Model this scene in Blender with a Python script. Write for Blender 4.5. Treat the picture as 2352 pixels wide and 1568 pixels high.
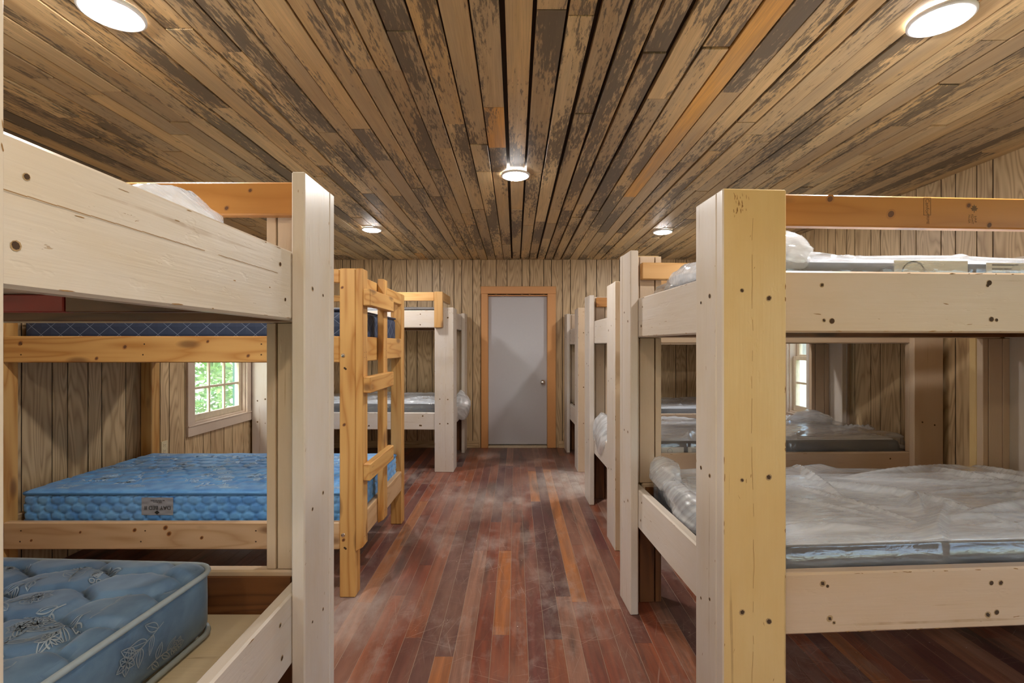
import bpy, bmesh, math, random
from mathutils import Vector, Matrix, noise
R = math.radians
random.seed(7)
for o in list(bpy.data.objects):
    bpy.data.objects.remove(o)
scn = bpy.context.scene
COL = scn.collection

# ------------------------------------------------------------------ camera
F = 1100.0                       # focal length in pixels of the 2352 px wide frame
cd = bpy.data.cameras.new('camera'); cam = bpy.data.objects.new('camera', cd); COL.objects.link(cam)
cd.sensor_width = 36.0; cd.lens = 36.0 * F / 2352.0
cd.shift_x = -8 / 2352.0; cd.shift_y = 9 / 2352.0
cd.clip_start = 0.05
cam.location = (0, 0, 1.39); cam.rotation_euler = (R(90), 0, 0)
scn.camera = cam

# ------------------------------------------------------------------ world, exposure
w = bpy.data.worlds.new('world'); scn.world = w; w.use_nodes = True
nt = w.node_tree; bg = nt.nodes['Background']
sky = nt.nodes.new('ShaderNodeTexSky'); sky.sky_type = 'NISHITA'
sky.sun_disc = False; sky.sun_elevation = R(48); sky.sun_rotation = R(200); sky.dust_density = 3.0
nt.links.new(sky.outputs[0], bg.inputs[0]); bg.inputs[1].default_value = 1.1
vs = scn.view_settings
vs.view_transform = 'Standard'; vs.look = 'None'; vs.gamma = 1.0; vs.use_curve_mapping = False
vs.exposure = 0.35
sd_ = bpy.data.lights.new('sun', 'SUN'); sun = bpy.data.objects.new('sun', sd_); COL.objects.link(sun)
sd_.energy = 9.0; sd_.angle = R(.6); sd_.color = (1.0, .95, .87); sun.rotation_euler = (R(-38), 0, R(8))   # high, from beyond the far wall
LAMP_POWER = 300.0               # emission strength of the recessed lamps' lenses
LAMP_WARM = (1.0, 0.84, 0.60); LAMP_COOL = (1.0, 0.965, 0.92)

# ------------------------------------------------------------------ node helpers
class M:
    def __init__(s, name):
        s.m = bpy.data.materials.new(name); s.m.use_nodes = True
        s.t = s.m.node_tree; s.t.nodes.clear()
        s.out = s.t.nodes.new('ShaderNodeOutputMaterial')
    def n(s, typ, ins=None, **kw):
        nd = s.t.nodes.new('ShaderNode' + typ)
        for k, v in kw.items(): setattr(nd, k, v)
        for k, v in (ins or {}).items(): s.set(nd.inputs[k], v)
        return nd
    def set(s, sock, v):
        if isinstance(v, bpy.types.NodeSocket): s.t.links.new(v, sock)
        elif isinstance(v, bpy.types.Node): s.t.links.new(v.outputs[0], sock)
        else:
            if sock.type == 'RGBA' and len(v) == 3: v = (*v, 1)
            sock.default_value = v
    def math(s, op, a, b=0.0, c=None, clamp=False):
        nd = s.n('Math', operation=op, use_clamp=clamp); s.set(nd.inputs[0], a); s.set(nd.inputs[1], b)
        if c is not None: s.set(nd.inputs[2], c)
        return nd.outputs[0]
    def mul(s, v, sc):
        nd = s.n('VectorMath', operation='MULTIPLY'); s.set(nd.inputs[0], v); s.set(nd.inputs[1], sc); return nd.outputs[0]
    def add(s, v, sc):
        nd = s.n('VectorMath', operation='ADD'); s.set(nd.inputs[0], v); s.set(nd.inputs[1], sc); return nd.outputs[0]
    def mix(s, f, a, b, blend='MIX'):
        nd = s.n('Mix', data_type='RGBA', blend_type=blend)
        s.set(nd.inputs['Factor'], f); s.set(nd.inputs[6], a); s.set(nd.inputs[7], b); return nd.outputs[2]
    def noise(s, vec, scale, detail=2.0, rough=0.5, dist=0.0):
        return s.n('TexNoise', {'Vector': vec, 'Scale': scale, 'Detail': detail, 'Roughness': rough, 'Distortion': dist}).outputs[0]
    def ramp(s, f, stops, interp='LINEAR'):
        nd = s.n('ValToRGB'); s.set(nd.inputs[0], f); cr = nd.color_ramp; cr.interpolation = interp
        while len(cr.elements) > 1: cr.elements.remove(cr.elements[-1])
        cr.elements[0].position = stops[0][0]
        c = stops[0][1]; cr.elements[0].color = (c, c, c, 1) if not hasattr(c, '__len__') else (*c, 1)
        for p, c in stops[1:]:
            e = cr.elements.new(p); e.color = (c, c, c, 1) if not hasattr(c, '__len__') else (*c, 1)
        return nd.outputs[0]
    def attr(s, name, out='Vector'): return s.n('Attribute', attribute_name=name).outputs[out]
    def rnd(s): return s.attr('rnd', 'Fac')
    def bsdf(s, color, rough=0.5, bump=None, bstr=0.3, bdist=0.002, metal=0.0, **extra):
        p = s.n('BsdfPrincipled'); s.set(p.inputs['Base Color'], color); s.set(p.inputs['Roughness'], rough)
        p.inputs['Metallic'].default_value = metal
        for k, v in extra.items(): s.set(p.inputs[k], v)
        if bump is not None:
            b = s.n('Bump', {'Strength': bstr, 'Distance': bdist, 'Height': bump}); s.set(p.inputs['Normal'], b.outputs[0])
        return p
    def done(s, sh):
        s.t.links.new(sh.outputs[0], s.out.inputs['Surface']); return s.m

def plain(name, col, rough=0.5, metal=0.0, nz=0.06):
    k = M(name); tc = k.n('TexCoord').outputs['Object']
    n = k.noise(tc, 30.0, 4.0)
    c = k.mix(n, tuple(x * (1 - nz) for x in col), tuple(min(1, x * (1 + nz)) for x in col))
    return k.done(k.bsdf(c, rough, n, 0.1, 0.001, metal))

def rings(k, g, al, ac, count, detail=1.5, dist=0.15):
    """contour lines of a stretched noise: cathedral wood grain"""
    n = k.noise(k.mul(g, (al, ac, ac)), 1.0, detail, 0.4, dist)
    f = k.math('PINGPONG', k.math('MULTIPLY', n, count), 1.0)
    return f

def knots(k, g, al, ac, thr):
    v = k.n('TexVoronoi', {'Vector': k.mul(g, (al, ac, ac)), 'Scale': 1.0, 'Randomness': 0.9})
    return k.ramp(v.outputs['Distance'], [(0.0, 1.0), (thr * .55, .8), (thr, 0.0)])

def mat_pine(name, light, dark, kn=(.16, .07, .025), rough=.45, count=9, knot=0.21):
    k = M(name); g = k.attr('gco'); r = k.rnd()
    f = rings(k, g, 1.3, 12.0, count)
    fine = k.noise(k.mul(g, (6, 220, 220)), 1.0, 3.0)
    fac = k.math('MULTIPLY_ADD', k.math('POWER', f, 2.6), .8, k.math('MULTIPLY', fine, .25))
    c = k.mix(fac, light, dark)
    big = k.noise(k.mul(g, (1.5, 6, 6)), 1.0, 2.0)
    c = k.mix(k.math('MULTIPLY', big, .45), c, tuple(x * .8 for x in dark))
    c = k.mix(k.math('MULTIPLY', r, .28), c, dark)
    kk = knots(k, g, 2.6, 7.5, knot)
    c = k.mix(k.math('MULTIPLY', kk, .85), c, kn)
    return k.done(k.bsdf(c, rough, fac, .25, .0008))

def mat_paint(name, col, chip=(.32, .19, .08), rough=.34):
    k = M(name); g = k.attr('gco'); r = k.rnd()
    fine = k.noise(k.mul(g, (5, 130, 130)), 1.0, 3.0, .6)
    f = rings(k, g, 1.1, 10.0, 12.0)
    big = k.noise(k.mul(g, (3, 9, 9)), 1.0, 4.0, .6)
    c = k.mix(k.ramp(big, [(.35, 0.0), (.75, .75)]), col, tuple(x * y for x, y in zip(col, (.93, .86, .72))))
    c = k.mix(k.math('MULTIPLY', r, .2), c, tuple(x * y for x, y in zip(col, (.9, .86, .8))))
    c = k.mix(k.math('MULTIPLY', fine, .16), c, tuple(x * .62 for x in col))
    sp = k.noise(k.mul(g, (22, 80, 80)), 1.0, 4.0, .65)
    chips = k.math('MULTIPLY', k.ramp(sp, [(.70, 0.0), (.725, 1.0)]), k.ramp(k.noise(k.mul(g, (3, 7, 7)), 1.0, 2.0), [(.5, 0.0), (.6, 1.0)]))
    c = k.mix(k.math('MULTIPLY', chips, .85), c, chip)
    ck = k.noise(k.mul(g, (1.0, 46, 46)), 1.0, 2.0, .5)
    crack = k.math('MULTIPLY', k.ramp(ck, [(.700, 0.0), (.712, 1.0)]), k.ramp(k.noise(k.mul(g, (9, 9, 9)), 1.0, 3.0), [(.4, .2), (.6, 1.0)]))
    c = k.mix(k.math('MULTIPLY', crack, .5), c, chip)
    dent = k.noise(k.mul(g, (14, 34, 34)), 1.0, 3.0, .6)
    h = k.math('ADD', k.math('MULTIPLY', fine, .6), k.math('MULTIPLY', f, .35))
    h = k.math('SUBTRACT', k.math('ADD', h, k.math('MULTIPLY', k.ramp(dent, [(.62, 0.0), (.72, 1.0)]), -.5)), k.math('MULTIPLY', chips, 1.0))
    return k.done(k.bsdf(c, k.math('MULTIPLY_ADD', fine, .2, rough - .10), h, .45, .0016))

def mat_panel():
    k = M('oak_panelling'); g = k.attr('gco'); r = k.rnd()
    f = rings(k, g, 1.0, 8.0, 30.0, 1.5, .3)
    fine = k.noise(k.mul(g, (8, 260, 260)), 1.0, 2.0)
    fac = k.math('MULTIPLY_ADD', k.math('POWER', f, 1.5), .75, k.math('MULTIPLY', fine, .30))
    c = k.mix(fac, (.78, .58, .34), (.41, .27, .14))
    c = k.mix(k.math('MULTIPLY', r, .5), c, k.mix(fac, (.64, .46, .265), (.36, .235, .13)))
    big = k.noise(k.mul(g, (1.1, 3, 3)), 1.0, 3.0)
    c = k.mix(k.math('MULTIPLY', big, .3), c, (.22, .135, .07))
    return k.done(k.bsdf(c, .42, fac, .15, .0006))

def mat_ceiling():
    k = M('weathered_boards'); g = k.attr('gco'); r = k.rnd()
    base = k.ramp(r, [(0, (.74, .47, .20)), (.12, (.50, .34, .175)), (.26, (.86, .58, .27)), (.40, (.60, .42, .23)),
                      (.54, (.93, .66, .33)), (.66, (.42, .29, .165)), (.78, (.82, .53, .23)), (.90, (.60, .42, .22)), (.94, (.84, .40, .08)), (1.0, (.88, .44, .09))])
    f = rings(k, g, 1.0, 14.0, 8.0)
    fine = k.noise(k.mul(g, (5, 170, 170)), 1.0, 4.0, .6)
    c = k.mix(k.math('MULTIPLY', f, .25), base, (.23, .13, .055))
    c = k.mix(k.math('MULTIPLY', k.math('SUBTRACT', fine, .3, clamp=True), .9), c, (.2, .12, .06))
    # grey weathering and black mould streaks of the reclaimed boards
    big = k.noise(k.mul(g, (1.3, 9, 9)), 1.0, 4.0, .55)
    bm = k.ramp(big, [(.42, 0.0), (.62, 1.0)])
    c = k.mix(k.math('MULTIPLY', bm, .42), c, (.38, .30, .20))
    sp = k.noise(k.mul(g, (13, 75, 75)), 1.0, 6.0, .7)
    mask = k.noise(k.mul(g, (.9, 5, 5)), 1.0, 2.0)
    t = k.math('ADD', sp, k.math('MULTIPLY', k.math('SUBTRACT', mask, .5), 1.1))
    lessor = k.ramp(r, [(.90, 0.0), (.93, .16)])
    t = k.math('SUBTRACT', t, lessor)
    sm = k.ramp(t, [(.53, 0.0), (.62, 1.0)])
    c = k.mix(k.math('MULTIPLY', sm, .80), c, (.085, .066, .048))
    kk = knots(k, g, 1.1, 5.5, .10)
    c = k.mix(k.math('MULTIPLY', kk, .8), c, (.12, .06, .03))
    return k.done(k.bsdf(c, .55, fine, .35, .001))

def mat_floor():
    k = M('worn_red_floor'); g = k.attr('gco'); r = k.rnd(); w = k.n('NewGeometry').outputs['Position']
    base = k.ramp(r, [(0, (.20, .050, .030)), (.2, (.33, .082, .030)), (.36, (.13, .045, .045)), (.5, (.29, .085, .036)),
                      (.64, (.085, .040, .045)), (.76, (.20, .068, .045)), (.88, (.34, .165, .11)), (.955, (.34, .13, .07)), (.97, (.50, .175, .04)), (1, (.42, .14, .04))])
    f = rings(k, g, 1.2, 16.0, 8.0)
    fine = k.noise(k.mul(g, (6, 240, 240)), 1.0, 4.0, .6)
    c = k.mix(k.math('MULTIPLY', f, .45), base, (.06, .024, .022))
    c = k.mix(k.math('MULTIPLY', k.math('SUBTRACT', fine, .35, clamp=True), 1.0), c, (.07, .03, .026))
    # worn through to bare wood in patches that run with the boards
    wr = k.noise(k.mul(w, (3.4, .95, 1)), 1.0, 5.0, .62)
    wm = k.ramp(wr, [(.44, 0.0), (.66, 1.0)])
    c = k.mix(k.math('MULTIPLY', wm, .42), c, (.36, .20, .14))
    dk = k.noise(k.mul(k.add(w, (7, 3, 0)), (6, .8, 1)), 1.0, 4.0, .6)
    dm = k.ramp(dk, [(.56, 0.0), (.66, 1.0)])
    c = k.mix(k.math('MULTIPLY', dm, .75), c, (.055, .035, .032))
    # scuffed dust: sawdust in blotches, fine scratches in several directions
    d1 = k.noise(k.mul(w, (7, 4, 1)), 1.0, 7.0, .72)
    d0 = k.noise(w, 1.1, 2.0)
    dm = k.ramp(k.math('ADD', d1, k.math('MULTIPLY', k.math('SUBTRACT', d0, .5), .9)), [(.50, 0.0), (.78, 1.0)])
    c = k.mix(k.math('MULTIPLY', dm, .42), c, (.50, .42, .37))
    for cx, cy, sx, sy, st in ((.62, 4.85, 1.6, 1.5, .95), (1.0, 3.6, 2.6, 1.3, .5), (-.25, 4.35, 1.6, 1.6, .35), (-.9, 2.55, 2.2, 2.2, .4)):
        dd = k.n('VectorMath', operation='LENGTH'); k.set(dd.inputs[0], k.mul(k.add(w, (-cx, -cy, 0)), (sx, sy, 0)))
        pm = k.math('MULTIPLY', k.ramp(dd.outputs['Value'], [(0, 1.0), (.3, .8), (1, 0.0)]), k.ramp(k.noise(k.mul(w, (9, 4, 1)), 1.0, 6.0, .7), [(.3, .25), (.62, 1.0)]))
        c = k.mix(k.math('MULTIPLY', pm, st), c, (.60, .54, .49))
    scr = None
    for i, ang in enumerate((20, 75, -35, 110, -10)):
        mp = k.n('Mapping', {'Vector': w}); mp.inputs['Rotation'].default_value = (0, 0, R(ang)); mp.inputs['Location'].default_value = (i * 3.1, i * 1.7, 0)
        s = k.noise(k.mul(mp.outputs[0], (3.0, 150, 1)), 1.0, 2.0, .5)
        sm = k.ramp(s, [(.675, 0.0), (.71, 1.0)])
        scr = sm if scr is None else k.math('MAXIMUM', scr, sm)
    c = k.mix(k.math('MULTIPLY', k.math('MULTIPLY', scr, k.ramp(k.noise(w, 2.3, 4.0), [(.42, .15), (.62, 1.0)])), .38), c, (.58, .46, .38))
    sp = k.noise(k.mul(w, (60, 55, 1)), 1.0, 2.0)
    c = k.mix(k.math('MULTIPLY', k.ramp(sp, [(.755, 0.0), (.775, 1.0)]), .8), c, (.72, .64, .55))
    ro = k.math('MULTIPLY_ADD', dm, .25, .36)
    return k.done(k.bsdf(c, ro, fine, .2, .0006))

def mat_floral(name, base, deep, pale):
    k = M(name); g = k.attr('gco')
    wv = k.n('TexNoise', {'Vector': g, 'Scale': 9.0, 'Detail': 2.0}).outputs['Color']
    gd = k.add(g, k.mul(k.add(wv, (-.5, -.5, -.5)), (.07, .07, 0)))
    fill = k.ramp(k.noise(gd, 14.0, 3.0), [(.4, 0.0), (.62, 1.0)])
    c = k.mix(fill, deep, base)
    weave = k.noise(k.mul(g, (900, 500, 1)), 1.0, 1.0)
    c = k.mix(k.math('MULTIPLY', weave, .22), c, pale)
    st = k.ramp(k.noise(g, 3.2, 4.0), [(.5, 0.0), (.75, .45)])
    c = k.mix(st, c, pale)
    return k.done(k.bsdf(c, .55, weave, .2, .0007, **{'Sheen Weight': .2}))

def mat_navy(name, quilt=True):
    k = M(name); g = k.attr('gco'); sep = k.n('SeparateXYZ', {0: g})
    x, y, side = sep.outputs
    n = k.noise(k.mul(g, (600, 600, 1)), 1.0, 1.0)
    c = k.mix(n, (.012, .022, .052), (.035, .055, .115))
    if quilt:
        a = k.math('MULTIPLY', x, 9.0); b = k.math('MULTIPLY', y, 11.0)
        p = k.math('PINGPONG', k.math('ADD', a, b), .5); q = k.math('PINGPONG', k.math('SUBTRACT', a, b), .5)
        ln = k.math('MINIMUM', p, q)
        l = k.ramp(ln, [(0, 1.0), (.012, 1.0), (.024, 0.0)])
        c = k.mix(k.math('MULTIPLY', l, .45), c, (.35, .42, .55))
        top = k.mix(n, (.70, .72, .76), (.82, .83, .85))
        c = k.mix(k.math('GREATER_THAN', side, .5), top, c)
        return k.done(k.bsdf(c, .6, ln, .5, .012))
    return k.done(k.bsdf(c, .6, n, .1, .001))

def mat_white_mattress():
    k = M('white_ticking'); g = k.attr('gco'); sep = k.n('SeparateXYZ', {0: g})
    n = k.noise(k.mul(g, (40, 40, 1)), 1.0, 3.0)
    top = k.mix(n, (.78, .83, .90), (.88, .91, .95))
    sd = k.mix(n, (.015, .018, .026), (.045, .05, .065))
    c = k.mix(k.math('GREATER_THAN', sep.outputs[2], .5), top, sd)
    return k.done(k.bsdf(c, .7, n, .2, .003))

def mat_plastic(name='clear_plastic', milky=.28):
    k = M(name); g = k.attr('gco'); side = k.n('SeparateXYZ', {0: g}).outputs[2]
    n1 = k.noise(k.mul(g, (7, 26, 1)), 1.0, 3.0, .5, .8)
    n2 = k.noise(k.mul(g, (60, 40, 1)), 1.0, 3.0, .6, 1.5)
    h = k.math('ADD', n1, k.math('MULTIPLY', n2, .12))
    st = k.noise(k.mul(g, (3, 17, 1)), 1.0, 4.0, .6, .9)
    milk = k.math('MULTIPLY', k.ramp(st, [(.32, milky * .55), (.70, milky * 1.5)]), k.math('MULTIPLY_ADD', side, -.62, 1.0))
    bmp = k.n('Bump', {'Strength': .5, 'Distance': .010, 'Height': h})
    tr = k.n('BsdfTransparent', {'Color': (.98, .985, 1.0)})
    df = k.n('BsdfDiffuse', {'Color': (.93, .96, 1.0), 'Normal': bmp.outputs[0]})
    tl = k.n('BsdfTranslucent', {'Color': (.93, .94, .97)})
    dd = k.n('MixShader', {0: .3, 1: df.outputs[0], 2: tl.outputs[0]})
    a = k.n('MixShader', {0: milk, 1: tr.outputs[0], 2: dd.outputs[0]})
    gl = k.n('BsdfGlossy', {'Color': (1, 1, 1), 'Roughness': .075, 'Normal': bmp.outputs[0]})
    fr = k.n('LayerWeight', {'Blend': .5, 'Normal': bmp.outputs[0]})
    ff = k.math('MULTIPLY_ADD', k.math('POWER', fr.outputs['Facing'], 4.0), .75, .085, clamp=True)
    return k.done(k.n('MixShader', {0: ff, 1: a.outputs[0], 2: gl.outputs[0]}))

def mat_glass():
    k = M('window_glass'); tc = k.n('TexCoord').outputs['Object']
    tr = k.n('BsdfTransparent', {'Color': (.93, .97, .95)}); gl = k.n('BsdfGlossy', {'Roughness': .05})
    df = k.n('BsdfDiffuse', {'Color': (.7, .74, .74)})
    dirt = k.ramp(k.noise(tc, 9.0, 5.0, .65), [(.35, .08), (.75, .34)])
    a = k.n('MixShader', {0: dirt, 1: tr.outputs[0], 2: df.outputs[0]})
    return k.done(k.n('MixShader', {0: .05, 1: a.outputs[0], 2: gl.outputs[0]}))

def mat_emit(name, col, st):
    k = M(name); e = k.n('Emission', {'Color': (*col, 1), 'Strength': st}); return k.done(e)

def mat_leaf(name, a, b):
    k = M(name); r = k.rnd(); c = k.mix(r, a, b)
    d = k.bsdf(c, .45); t = k.n('BsdfTranslucent', {'Color': c})
    return k.done(k.n('MixShader', {0: .35, 1: d.outputs[0], 2: t.outputs[0]}))

def mat_ground():
    k = M('dry_grass'); w = k.n('NewGeometry').outputs['Position']
    n = k.noise(w, 1.2, 6.0, .6); f = k.noise(k.mul(w, (30, 30, 1)), 1.0, 4.0)
    c = k.mix(n, (.24, .32, .14), (.52, .50, .38)); c = k.mix(k.math('MULTIPLY', f, .5), c, (.28, .32, .18))
    return k.done(k.bsdf(c, .9))

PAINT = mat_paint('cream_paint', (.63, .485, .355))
PAINTWARM = mat_paint('warm_lit_cream_paint', (.71, .515, .245))  # same cream paint, warm light on camera-facing post boards put into the colour
PAINT2 = mat_paint('cool_lit_white_paint', (.68, .615, .565))  # also paints the lamps' cooler light on aisle faces of cream bunks
BARE = mat_pine('bare_brown_wood', (.24, .095, .03), (.10, .035, .012), (.05, .02, .01))
RED = mat_pine('red_stained_wood', (.42, .035, .02), (.26, .02, .012))
PINE = mat_pine('new_pine', (.76, .46, .165), (.46, .20, .045))
PINEPINK = mat_pine('raw_pine', (.72, .50, .29), (.52, .31, .15))
ORANGE = mat_pine('amber_pine', (.58, .27, .07), (.42, .17, .035), (.12, .05, .02), .38, 5, .19)
PALEPINE = mat_pine('pale_pine', (.72, .44, .19), (.58, .31, .10))
PANEL = mat_panel(); CEIL = mat_ceiling(); FLOOR = mat_floor()
HOLE = plain('screw_hole_dark', (.06, .03, .012), .8)
RIM = plain('torn_paint_rim', (.40, .27, .14), .7, 0, .2); CHIP = plain('chipped_to_wood', (.30, .165, .06), .8, 0, .25)
KNOTO = plain('knot_halo', (.40, .17, .045), .5, 0, .25); KNOTI = plain('knot_heart', (.13, .05, .02), .5, 0, .25)
DARK = plain('dark_gap', (.035, .022, .012), .9)
SEAM = plain('dusty_seam', (.36, .27, .20), .9)
PLY = mat_paint('painted_plywood', (.78, .68, .52))
DOORM = plain('grey_door_paint', (.56, .56, .60), .4, 0, .03)
CASING = plain('tan_casing_paint', (.70, .34, .125), .4, 0, .03)
WINPAINT = plain('pinkish_window_paint', (.60, .48, .38), .45)
SASH = plain('old_sash_paint', (.62, .52, .38), .5, 0, .2)
CHROME = plain('brushed_steel', (.7, .68, .65), .25, 1.0)
WHITEPL = plain('white_trim_metal', (.85, .85, .85), .4)
IVORY = plain('ivory_plastic', (.72, .63, .42), .4)
GREEN = plain('green_shutter_paint', (.012, .12, .085), .5)
PAPER = plain('paper_label', (.80, .76, .66), .7); INK = plain('black_ink', (.02, .02, .02), .6)
GREYTAG = plain('grey_satin_tag', (.30, .30, .32), .4)
STAMP = plain('lumber_stamp_ink', (.16, .09, .04), .7)
FLORAL = mat_floral('bright_blue_floral', (.13, .39, .76), (.06, .25, .62), (.32, .54, .78)); SPRIG = plain('pale_blue_thread', (.42, .60, .80), .5)
FLORALD = mat_floral('dusky_blue_floral', (.105, .19, .31), (.065, .13, .235), (.18, .27, .37)); SPRIGD = plain('beige_thread', (.27, .32, .37), .6)
PIPE = plain('pale_blue_piping', (.34, .40, .45), .6, 0, .2); PIPED = plain('blue_piping', (.05, .16, .33), .6)
NAVY = mat_navy('navy_quilt'); TICK = mat_white_mattress()
PLASTIC = mat_plastic('clear_plastic', .46); PLASTICM = mat_plastic('milky_plastic', .72)
GLASS = mat_glass()
LENS = mat_emit('lamp_lens', LAMP_COOL, LAMP_POWER); LENSFILL = mat_emit('fill_lamp_lens_warm', LAMP_WARM, LAMP_POWER * .8)  # the warm lens serves only the unseen lamps added for fill

# ------------------------------------------------------------------ mesh builder
class MB:
    def __init__(s): s.v = []; s.f = []; s.mi = []; s.g = []; s.r = []; s.mats = []; s.nrec = None
    def slot(s, m):
        if m not in s.mats: s.mats.append(m)
        return s.mats.index(m)
    def raw(s, verts, faces, m, gco=None, rnd=.5):
        o = len(s.v); s.v += [tuple(v) for v in verts]; s.f += [tuple(i + o for i in f) for f in faces]
        k = s.slot(m); s.mi += [k] * len(faces)
        s.g += [tuple(x) for x in (gco if gco is not None else verts)]
        s.r += list(rnd) if hasattr(rnd, '__len__') else [rnd] * len(verts)
    def box(s, x0, x1, y0, y1, z0, z1, m, axis=None, b=.003, rnd=None):
        if x0 > x1: x0, x1 = x1, x0
        if y0 > y1: y0, y1 = y1, y0
        if z0 > z1: z0, z1 = z1, z0
        lo = (x0, y0, z0); hi = (x1, y1, z1); d = [hi[i] - lo[i] for i in range(3)]
        if axis is None: axis = max(range(3), key=lambda i: d[i])
        b = min(b, min(d) * .3)
        rr = random.random() if rnd is None else rnd
        off = (random.uniform(0, 60), random.uniform(0, 20), random.uniform(0, 20))
        order = [axis] + [i for i in range(3) if i != axis]
        if b <= 0:
            V = [(hi[0] if i & 1 else lo[0], hi[1] if i & 2 else lo[1], hi[2] if i & 4 else lo[2]) for i in range(8)]
            Fc = [(0, 2, 3, 1), (4, 5, 7, 6), (0, 1, 5, 4), (2, 6, 7, 3), (0, 4, 6, 2), (1, 3, 7, 5)]
        else:
            V = []; idx = {}
            for c in range(8):
                for a in range(3):
                    p = [(hi[i] if c >> i & 1 else lo[i]) for i in range(3)]
                    for i in range(3):
                        if i != a: p[i] += -b if c >> i & 1 else b
                    idx[(c, a)] = len(V); V.append(tuple(p))
            Fc = []
            for a in range(3):
                u, v = (a + 1) % 3, (a + 2) % 3
                for sgn in (0, 1):
                    cs = [sgn << a, sgn << a | 1 << u, sgn << a | 1 << u | 1 << v, sgn << a | 1 << v]
                    q = [idx[(c, a)] for c in cs]
                    Fc.append(tuple(q if sgn else q[::-1]))
                for su in (0, 1):
                    for sv in (0, 1):
                        c0 = su << u | sv << v; c1 = c0 | 1 << a
                        q = [idx[(c0, u)], idx[(c1, u)], idx[(c1, v)], idx[(c0, v)]]
                        Fc.append(tuple(q if (su == sv) else q[::-1]))
            for c in range(8):
                q = [idx[(c, 0)], idx[(c, 1)], idx[(c, 2)]]
                par = bin(c).count('1') % 2
                Fc.append(tuple(q if par else q[::-1]))
        G = [tuple(p[order[j]] + off[j] for j in range(3)) for p in V]
        s.raw(V, Fc, m, G, rr)
    def disc(s, c, n, r, m, seg=10, squash=1.0):
        n = Vector(n).normalized(); t = n.orthogonal().normalized(); q = n.cross(t)
        V = [Vector(c) + (t * math.cos(6.2832 * i / seg) * squash + q * math.sin(6.2832 * i / seg)) * r for i in range(seg)]
        s.raw(V, [tuple(range(seg))], m)
    def hole(s, c, n, r, rim):
        n = Vector(n)
        s.disc(Vector(c), n, r * random.uniform(1.15, 1.42), rim, 9, random.uniform(.8, 1.2))
        s.disc(Vector(c) + n * .0005 + Vector((random.uniform(-.1, .1) * r * (1 - abs(n.x)), random.uniform(-.1, .1) * r * (1 - abs(n.y)), random.uniform(-.1, .1) * r)), n, r, HOLE, random.choice((4, 5, 6, 8)), random.uniform(.75, 1.2))
    def knot(s, c, n, r, sq=1.3):
        n = Vector(n); c = Vector(c)
        s.disc(c + n * .0004, n, r, KNOTO, 14, sq); s.disc(c + n * .0007, n, r * .62, KNOTI, 12, sq)
    def chip(s, c, n, along, l, wd, m):
        n = Vector(n).normalized(); t = Vector(along).normalized(); q = n.cross(t); c = Vector(c); k = 9
        V = [c + t * math.cos(6.283 * i / k) * l * random.uniform(.6, 1.1) + q * math.sin(6.283 * i / k) * wd * random.uniform(.4, 1.1) for i in range(k)]
        s.raw(V, [tuple(range(k))], m)
    def recolour(s, n0, test, m):
        k = s.slot(m)
        for i in range(n0, len(s.f)):
            if all(test(s.v[j]) for j in s.f[i]): s.mi[i] = k
    def lathe(s, prof, m, c=(0, 0, 0), axis='z', seg=24):
        """prof: list of (radius, height) along axis"""
        V = []; Fc = []
        for r, h in prof:
            for i in range(seg):
                a = 6.28318 * i / seg; x, y = r * math.cos(a), r * math.sin(a)
                p = {'z': (x, y, h), 'y': (x, h, y), 'x': (h, x, y)}[axis]
                V.append((c[0] + p[0], c[1] + p[1], c[2] + p[2]))
        for j in range(len(prof) - 1):
            for i in range(seg):
                k = (i + 1) % seg; Fc.append((j * seg + i, j * seg + k, (j + 1) * seg + k, (j + 1) * seg + i))
        s.raw(V, Fc, m)
    def build(s, name, parent=None, smooth=False, kind=None):
        me = bpy.data.meshes.new(name); me.from_pydata(s.v, [], s.f)
        for m in s.mats: me.materials.append(m)
        me.polygons.foreach_set('material_index', s.mi)
        a = me.attributes.new('gco', 'FLOAT_VECTOR', 'POINT'); a.data.foreach_set('vector', [c for g in s.g for c in g])
        a = me.attributes.new('rnd', 'FLOAT', 'POINT'); a.data.foreach_set('value', s.r)
        if smooth: me.polygons.foreach_set('use_smooth', [True] * len(me.polygons))
        me.update()
        bm = bmesh.new(); bm.from_mesh(me); bm.faces.ensure_lookup_table(); bmesh.ops.recalc_face_normals(bm, faces=bm.faces[:s.nrec] if s.nrec else bm.faces[:])
        if s.nrec:
            for f in bm.faces[s.nrec:]: f.smooth = False
        bm.to_mesh(me); bm.free()
        o = bpy.data.objects.new(name, me); COL.objects.link(o)
        if parent: o.parent = parent
        if kind: o['kind'] = kind
        return o

def thing(name, label, cat, loc=(0, 0, 0), rz=0.0, group=None):
    o = bpy.data.objects.new(name, None); COL.objects.link(o); o.empty_display_size = .1
    o.location = loc; o.rotation_euler = (0, 0, rz); o['label'] = label; o['category'] = cat
    if group: o['group'] = group
    return o

def text_part(name, body, size, m, parent, mat4, bold=0.0):
    cu = bpy.data.curves.new(name, 'FONT'); cu.body = body; cu.size = size; cu.align_x = 'CENTER'; cu.align_y = 'CENTER'
    cu.extrude = .0002; cu.offset = bold
    t = bpy.data.objects.new(name, cu); COL.objects.link(t)
    bpy.context.view_layer.update()
    me = bpy.data.meshes.new_from_object(t.evaluated_get(bpy.context.evaluated_depsgraph_get()))
    bpy.data.objects.remove(t); bpy.data.curves.remove(cu)
    me.transform(mat4); me.materials.clear(); me.materials.append(m)
    o = bpy.data.objects.new(name, me); COL.objects.link(o); o.parent = parent
    return o

# ------------------------------------------------------------------ room shell
XL, XR, YB, YF, ZC = -2.95, 2.99, 6.51, -2.7, 2.55
random.seed(21)
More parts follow.
